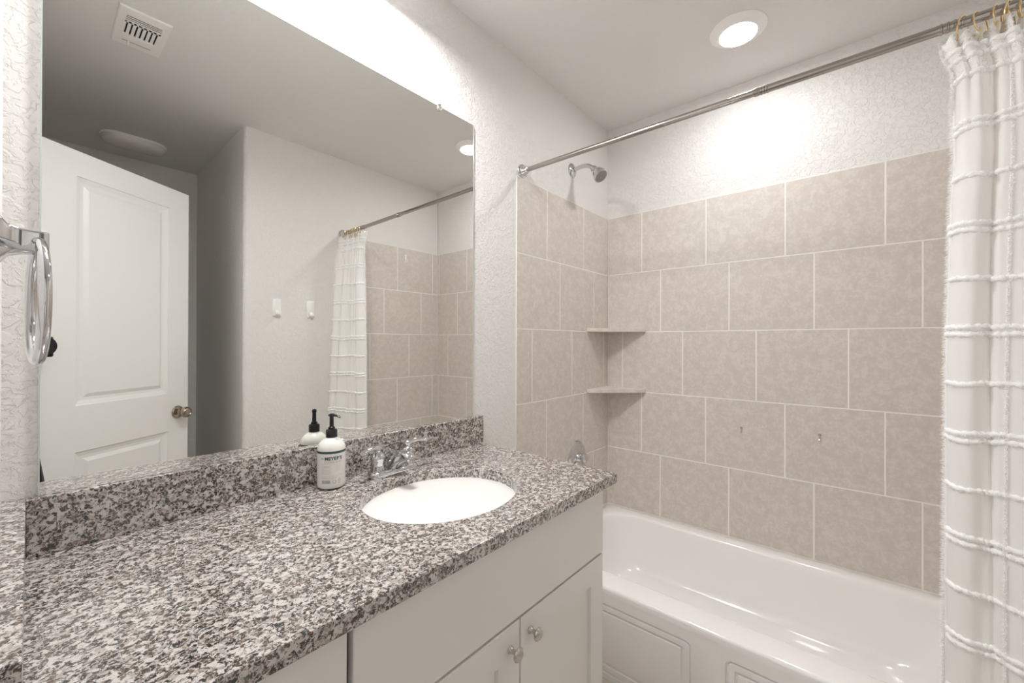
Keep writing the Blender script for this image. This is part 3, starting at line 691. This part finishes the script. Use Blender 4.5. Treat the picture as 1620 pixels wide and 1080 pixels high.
# vanity light above the mirror
vl = thing('vanity_light', (0.53, MY, 1.10), 'three-shade vanity light on the wall above the mirror', 'wall light')
bm = bm_new(); add_box(bm, 0.30, 0.76, MY-0.025, MY, 1.125, 1.185, 0.006); link('back_bar', bm, M_SATIN, vl)
for x in (0.48, 0.585, 0.69):
    bm = bm_new(); tube(bm, [(x, MY-0.02, 1.155), (x, MY-0.17, 1.16), (x, MY-0.20, 1.15)], 0.008, 12); lathe(bm, [(0.0, 0), (0.022, 0), (0.024, 0.02), (0, 0.022)], (x, MY-0.20, 1.17), (0, 0, -1), 20); a = link('arm', bm, M_SATIN, vl)
    bm = bm_new(); lathe(bm, [(0.024, 0.0), (0.032, 0.015), (0.042, 0.045), (0.048, 0.075), (0.046, 0.078), (0.0, 0.074)], (x, MY-0.20, 1.150), (0, 0, -1), 28); link('glass_shade', bm, M_VAN, a)['label'] = 'lit frosted glass shade'

# ------------------------------------------------------------------ air vent and dark dome light over the entry
vx0, vx1, vy0, vy1 = 0.208, 0.360, -0.048, 0.222
ve = thing('ceiling_vent', ((vx0+vx1)/2, (vy0+vy1)/2, CZ), 'white rectangular ceiling air register with louvres and a lever', 'air vent')
bm = bm_new()
def vr(i, z): return [(vx0+i, vy0+i, z), (vx1-i, vy0+i, z), (vx1-i, vy1-i, z), (vx0+i, vy1-i, z)]
gx0, gx1, gy0, gy1 = vx0+0.024, vx1-0.024, vy0+0.060, vy1-0.040
loft(bm, [vr(0, CZ-0.0003), vr(0, CZ-0.003), vr(0.004, CZ-0.006), [(gx0, gy0, CZ-0.008), (gx1, gy0, CZ-0.008), (gx1, gy1, CZ-0.008), (gx0, gy1, CZ-0.008)], [(gx0+.001, gy0+.001, CZ-0.001), (gx1-.001, gy0+.001, CZ-0.001), (gx1-.001, gy1-.001, CZ-0.001), (gx0+.001, gy1-.001, CZ-0.001)]], True)
link('face_plate', bm, M_VENT, ve, smooth=False)
bm = bm_new(); add_box(bm, gx0, gx1, gy0, gy1, CZ-0.0015, CZ-0.0008); link('duct_opening', bm, M_VDARK, ve, smooth=False)
bm = bm_new()
for i in range(4): add_box(bm, gx0, gx1, gy1-0.0045-i*0.0115, gy1+0.001-i*0.0115, CZ-0.0088, CZ-0.0068, 0.0006, 1)
link('long_louvres', bm, M_VENT, ve)
bm = bm_new()
for i in range(8):
    x = gx0+0.001+i*(gx1-gx0-0.002)/7; add_box(bm, x-0.0060, x+0.0035, gy0+0.028, gy1-0.040, CZ-0.0090, CZ-0.0045, 0.0006, 1)
add_box(bm, gx0, gx1, gy1-0.052, gy1-0.0385, CZ-0.009, CZ-0.003)
add_box(bm, gx0-0.001, gx1+0.001, gy0-0.001, gy0+0.034, CZ-0.0105, CZ-0.003, 0.001, 1)
link('cross_louvres', bm, M_VENT, ve)
bm = bm_new(); add_box(bm, gx0+0.005, gx1-0.01, gy0-0.020, gy0-0.018, CZ-0.0078, CZ-0.006); link('lever_slot', bm, M_VDARK, ve, smooth=False)
bm = bm_new(); add_box(bm, gx0+0.022, gx0+0.028, gy0-0.024, gy0-0.015, CZ-0.024, CZ-0.006, 0.0015); link('lever', bm, M_VENT, ve)

dm = thing('ceiling_dome_light', (0.41, -1.12, CZ), 'unlit long oval frosted light on the ceiling above the door', 'ceiling light')
def stad(hx, hy, z, r): return [(0.412+x, -1.125+y, z) for x, y in rrect(0, 0, hx, hy, r, 12)]
bm = bm_new(); loft(bm, [stad(0.150, 0.078, CZ, 0.0775), stad(0.153, 0.081, CZ-0.006, 0.0805), stad(0.153, 0.081, CZ-0.014, 0.0805)], True, True, True); link('base', bm, M_PLAS, dm, angle=50)
bm = bm_new(); loft(bm, [stad(0.150, 0.078, CZ-0.012, 0.0775), stad(0.149, 0.077, CZ-0.026, 0.0765), stad(0.142, 0.070, CZ-0.040, 0.0695), stad(0.127, 0.055, CZ-0.050, 0.0545), stad(0.100, 0.028, CZ-0.055, 0.0275)], True, False, True); link('diffuser', bm, M_SHADE, dm, angle=60)

# ------------------------------------------------------------------ entry door, swung open
Lp = Vector((0.558, -0.509, 0)); Hd = (Vector((0.027, -0.140, 0)) - Lp).normalized()      # latch edge -> hinge
DW, DT = 0.660, 0.035; Nn = Vector((Hd.y, -Hd.x, 0)); 
if Nn.y < 0: Nn = -Nn                                                                    # visible face normal (towards the mirror)
DZ0, DZ1 = FZ+0.012, 0.790
def dp(s, d, z): v = Lp + Hd*s + Nn*d; return Vector((v.x, v.y, z))
door = thing('door_1', tuple(dp(DW, -DT/2, FZ)), 'white two-panel interior door standing open, reflected in the mirror', 'door', kind='structure')
bm = bm_new()
def face(d0, sg):
    S_ = [0, 0.113, 0.528+0.0, DW]; Zs = [DZ0, -1.085, -0.461, -0.268, 0.686, DZ1]
    for i in range(3):
        for j in range(5):
            s0, s1, z0, z1 = S_[i], S_[i+1], Zs[j], Zs[j+1]
            if i == 1 and j in (1, 3):
                L = []
                for ins, dep in ((0, 0), (0.002, 0.004), (0.012, 0.0065), (0.020, 0.009), (0.032, 0.0095), (0.046, 0.003), (0.049, 0.002)):
                    L.append([dp(a, d0 - sg*dep, b) for a, b in ((s0+ins, z0+ins), (s1-ins, z0+ins), (s1-ins, z1-ins), (s0+ins, z1-ins))])
                loft(bm, L, True, False, True)
            else: bm.faces.new([bm.verts.new(dp(a, d0, b)) for a, b in ((s0, z0), (s1, z0), (s1, z1), (s0, z1))])
face(0, 1); face(-DT, -1)
loft(bm, [[dp(0, 0, DZ0), dp(DW, 0, DZ0), dp(DW, 0, DZ1), dp(0, 0, DZ1)], [dp(0, -DT, DZ0), dp(DW, -DT, DZ0), dp(DW, -DT, DZ1), dp(0, -DT, DZ1)]], True)
bmesh.ops.remove_doubles(bm, verts=bm.verts[:], dist=0.0001)
slab_ = link('door_slab', bm, M_DOOR, door, smooth=False)
for sg, d0 in ((1, 0.0), (-1, -DT)):
    bm = bm_new(); lathe(bm, [(0.0, 0), (0.0325, 0), (0.033, 0.003), (0.029, 0.009), (0.015, 0.013), (0.0115, 0.020), (0.0115, 0.026), (0.0155, 0.031), (0.0245, 0.038), (0.0275, 0.047), (0.0262, 0.057), (0.020, 0.064), (0.016, 0.0655), (0.014, 0.0635), (0, 0.0635)], dp(0.062, d0, -0.369), Nn*sg, 36)
    link('door_knob', bm, plain('aged_nickel_%d' % (sg+1), (0.40, 0.34, 0.28), 0.18, 1.0, bumpk=(50, .02, .0003)), slab_)
for z in (0.55, -0.22, -1.0):
    bm = bm_new(); p = dp(DW+0.004, -0.002, z); lathe(bm, [(0.0, 0), (0.005, 0.001), (0.0055, 0.004), (0.0055, 0.086), (0.005, 0.089), (0, 0.09)], p, (0, 0, 1), 14); link('hinge', bm, M_SATIN, door)

# ------------------------------------------------------------------ towel ring on the left wall
ty, tz = 0.800, 0.124
tr = thing('towel_ring', (LX, ty, tz), 'chrome towel ring on the left wall beside the mirror', 'towel ring')
def sqx(h, x, r, dz=0.0): return [(x, ty+a, tz+b+dz) for a, b in rrect(0, 0, h, h, r, 5)]
bm = bm_new(); loft(bm, [sqx(0.030, LX, 0.004), sqx(0.030, LX+0.004, 0.004), sqx(0.026, LX+0.008, 0.004), sqx(0.018, LX+0.014, 0.004), sqx(0.0145, LX+0.025, 0.003), sqx(0.0135, LX+0.036, 0.003), sqx(0.0140, LX+0.0465, 0.003), sqx(0.0125, LX+0.048, 0.003)], True, True, True)
link('post', bm, M_CHROME, tr, angle=40)
bm = bm_new(); rx = LX+0.0380; ax = Vector((1, 0.0, 0)); ang = radians(4.2); ax = Vector((cos(ang), sin(ang), 0))
torus(bm, (rx, ty-0.001, tz-0.074), 0.0745, 0.0062, ax, 64, 16); link('ring', bm, M_CHROME, tr, angle=80)

# ------------------------------------------------------------------ outlet / switch on the left wall
wy, wz = 0.800, -0.134
sw = thing('wall_outlet', (LX, wy, wz), 'white wall outlet plate on the left wall above the side splash', 'outlet')
def yzr(hy, hz, x, r, dz=0): return [(x, wy+a, wz+dz+b) for a, b in rrect(0, 0, hy, hz, r, 4)]
bm = bm_new(); loft(bm, [yzr(0.036, 0.0585, LX, 0.004), yzr(0.036, 0.0585, LX+0.003, 0.004), yzr(0.033, 0.0555, LX+0.006, 0.004)], True, True, True); link('cover_plate', bm, M_PLAS, sw)
for dz in (0.0195, -0.0195):
    bm = bm_new(); loft(bm, [yzr(0.0165, 0.0150, LX+0.005, 0.004, dz), yzr(0.0165, 0.0150, LX+0.0082, 0.004, dz), yzr(0.0155, 0.0140, LX+0.009, 0.004, dz)], True, True, True); link('receptacle', bm, M_PLAS, sw)

# ------------------------------------------------------------------ adhesive hooks on the wall facing the mirror
def wall_hook(x, z, label):
    t_ = thing('adhesive_hook', (x, OY, z), label, 'hook', 'white adhesive hooks on the wall facing the mirror')
    def xz(hx, hz, y, r, dz=0): return [(x+a, y, z+dz+b) for a, b in rrect(0, 0, hx, hz, r, 5)]
    bm = bm_new(); loft(bm, [xz(0.024, 0.053, OY, 0.009), xz(0.024, 0.053, OY+0.007, 0.009), xz(0.0215, 0.0505, OY+0.010, 0.008)], True, True, True); link('plate', bm, M_PLAS, t_, angle=50)
    bm = bm_new(); tube(bm, bez((x, OY+0.009, z-0.020), (x, OY+0.020, z-0.050), (x, OY+0.034, z-0.050), (x, OY+0.033, z-0.026), 10), [0.011]*9+[0.0095, 0.006], 14, True, 0.5, up=(0, 1, 0)); link('prong', bm, M_PLAS, t_)
wall_hook(0.961, 0.206, 'left one of two white adhesive hooks beside the curtain, in the mirror')
wall_hook(1.159, 0.206, 'right one of two white adhesive hooks, nearer the curtain, in the mirror')
def tile_clip():
    x, z = 1.870, 0.640
    t_ = thing('tile_hook', (x, OY, z), 'narrow white hook near the top of the tiled end wall', 'hook')
    bm = bm_new(); pts = rrect(0, 0, 0.006, 0.030, 0.0055, 5)
    loft(bm, [[(x+a, OY, z+b) for a, b in pts], [(x+a, OY+0.004, z+b) for a, b in pts]], True, True, True); link('strip', bm, M_PLAS, t_)
    bm = bm_new(); tube(bm, bez((x, OY+0.004, z-0.004), (x, OY+0.012, z-0.028), (x, OY+0.022, z-0.030), (x, OY+0.021, z-0.014), 8), 0.0042, 12); link('prong', bm, M_PLAS, t_)
tile_clip()
def clear_hook(y, z, label, tilt):
    t_ = thing('clear_hook', (BX, y, z), label, 'hook', 'clear adhesive hooks on the long tiled wall')
    def yz(h, x, r): return [(x, y+a*cos(tilt)-b*sin(tilt), z+a*sin(tilt)+b*cos(tilt)) for a, b in rrect(0, 0, h, h*1.1, r, 5)]
    bm = bm_new(); loft(bm, [yz(0.024, BX-0.0002, 0.006), yz(0.0235, BX-0.0012, 0.006)], True, True, True); link('film_pad', bm, M_CLEAR, t_, angle=50)
    bm = bm_new(); lathe(bm, [(0.0, 0), (0.0055, 0), (0.0055, 0.003), (0, 0.0035)], (BX-0.001, y, z+0.006), (-1, 0, 0), 16)
    tube(bm, bez((BX-0.003, y, z+0.006), (BX-0.010, y, z+0.004), (BX-0.006, y, z-0.016), (BX-0.012, y, z-0.018), 8) + [Vector((BX-0.018, y, z-0.012))], 0.0022, 8); link('metal_prong', bm, M_SATIN, t_)
clear_hook(0.448, -0.402, 'clear adhesive hook on the long tiled wall, nearer the shelves', 0.25)
clear_hook(0.152, -0.392, 'clear adhesive hook on the long tiled wall, nearer the curtain', 0.0)

# ------------------------------------------------------------------ camera on a tripod (seen in the mirror)
ph = thing('camera_on_tripod', (0.03, -0.05, FZ), 'black camera lens and tripod glimpsed in the mirror beside the towel ring', 'camera')
bm = bm_new(); lathe(bm, [(0.0, 0.0), (0.034, 0.0), (0.037, 0.004), (0.037, 0.016), (0.040, 0.018), (0.040, 0.030), (0.037, 0.032), (0.037, 0.040), (0, 0.040)], (0.029, -0.075, -0.018), (0, 1, 0), 32); link('lens', bm, M_BLACK, ph)
bm = bm_new(); add_box(bm, 0.010, 0.060, -0.088, -0.075, -0.060, 0.018, 0.006); link('body', bm, M_BLACK, ph)
bm = bm_new(); tube(bm, [(0.012, -0.083, -0.058), (0.012, -0.083, -0.62)], 0.008, 12); link('column', bm, M_BLACK, ph)
for dx, dy in ((0.10, 0.12), (-0.02, -0.015), (0.12, -0.01)):
    bm = bm_new(); tube(bm, [(0.012, -0.083, -0.40), (0.012+dx, -0.083+dy, FZ+0.01)], [0.010, 0.007], 12); link('leg', bm, M_BLACK, ph)
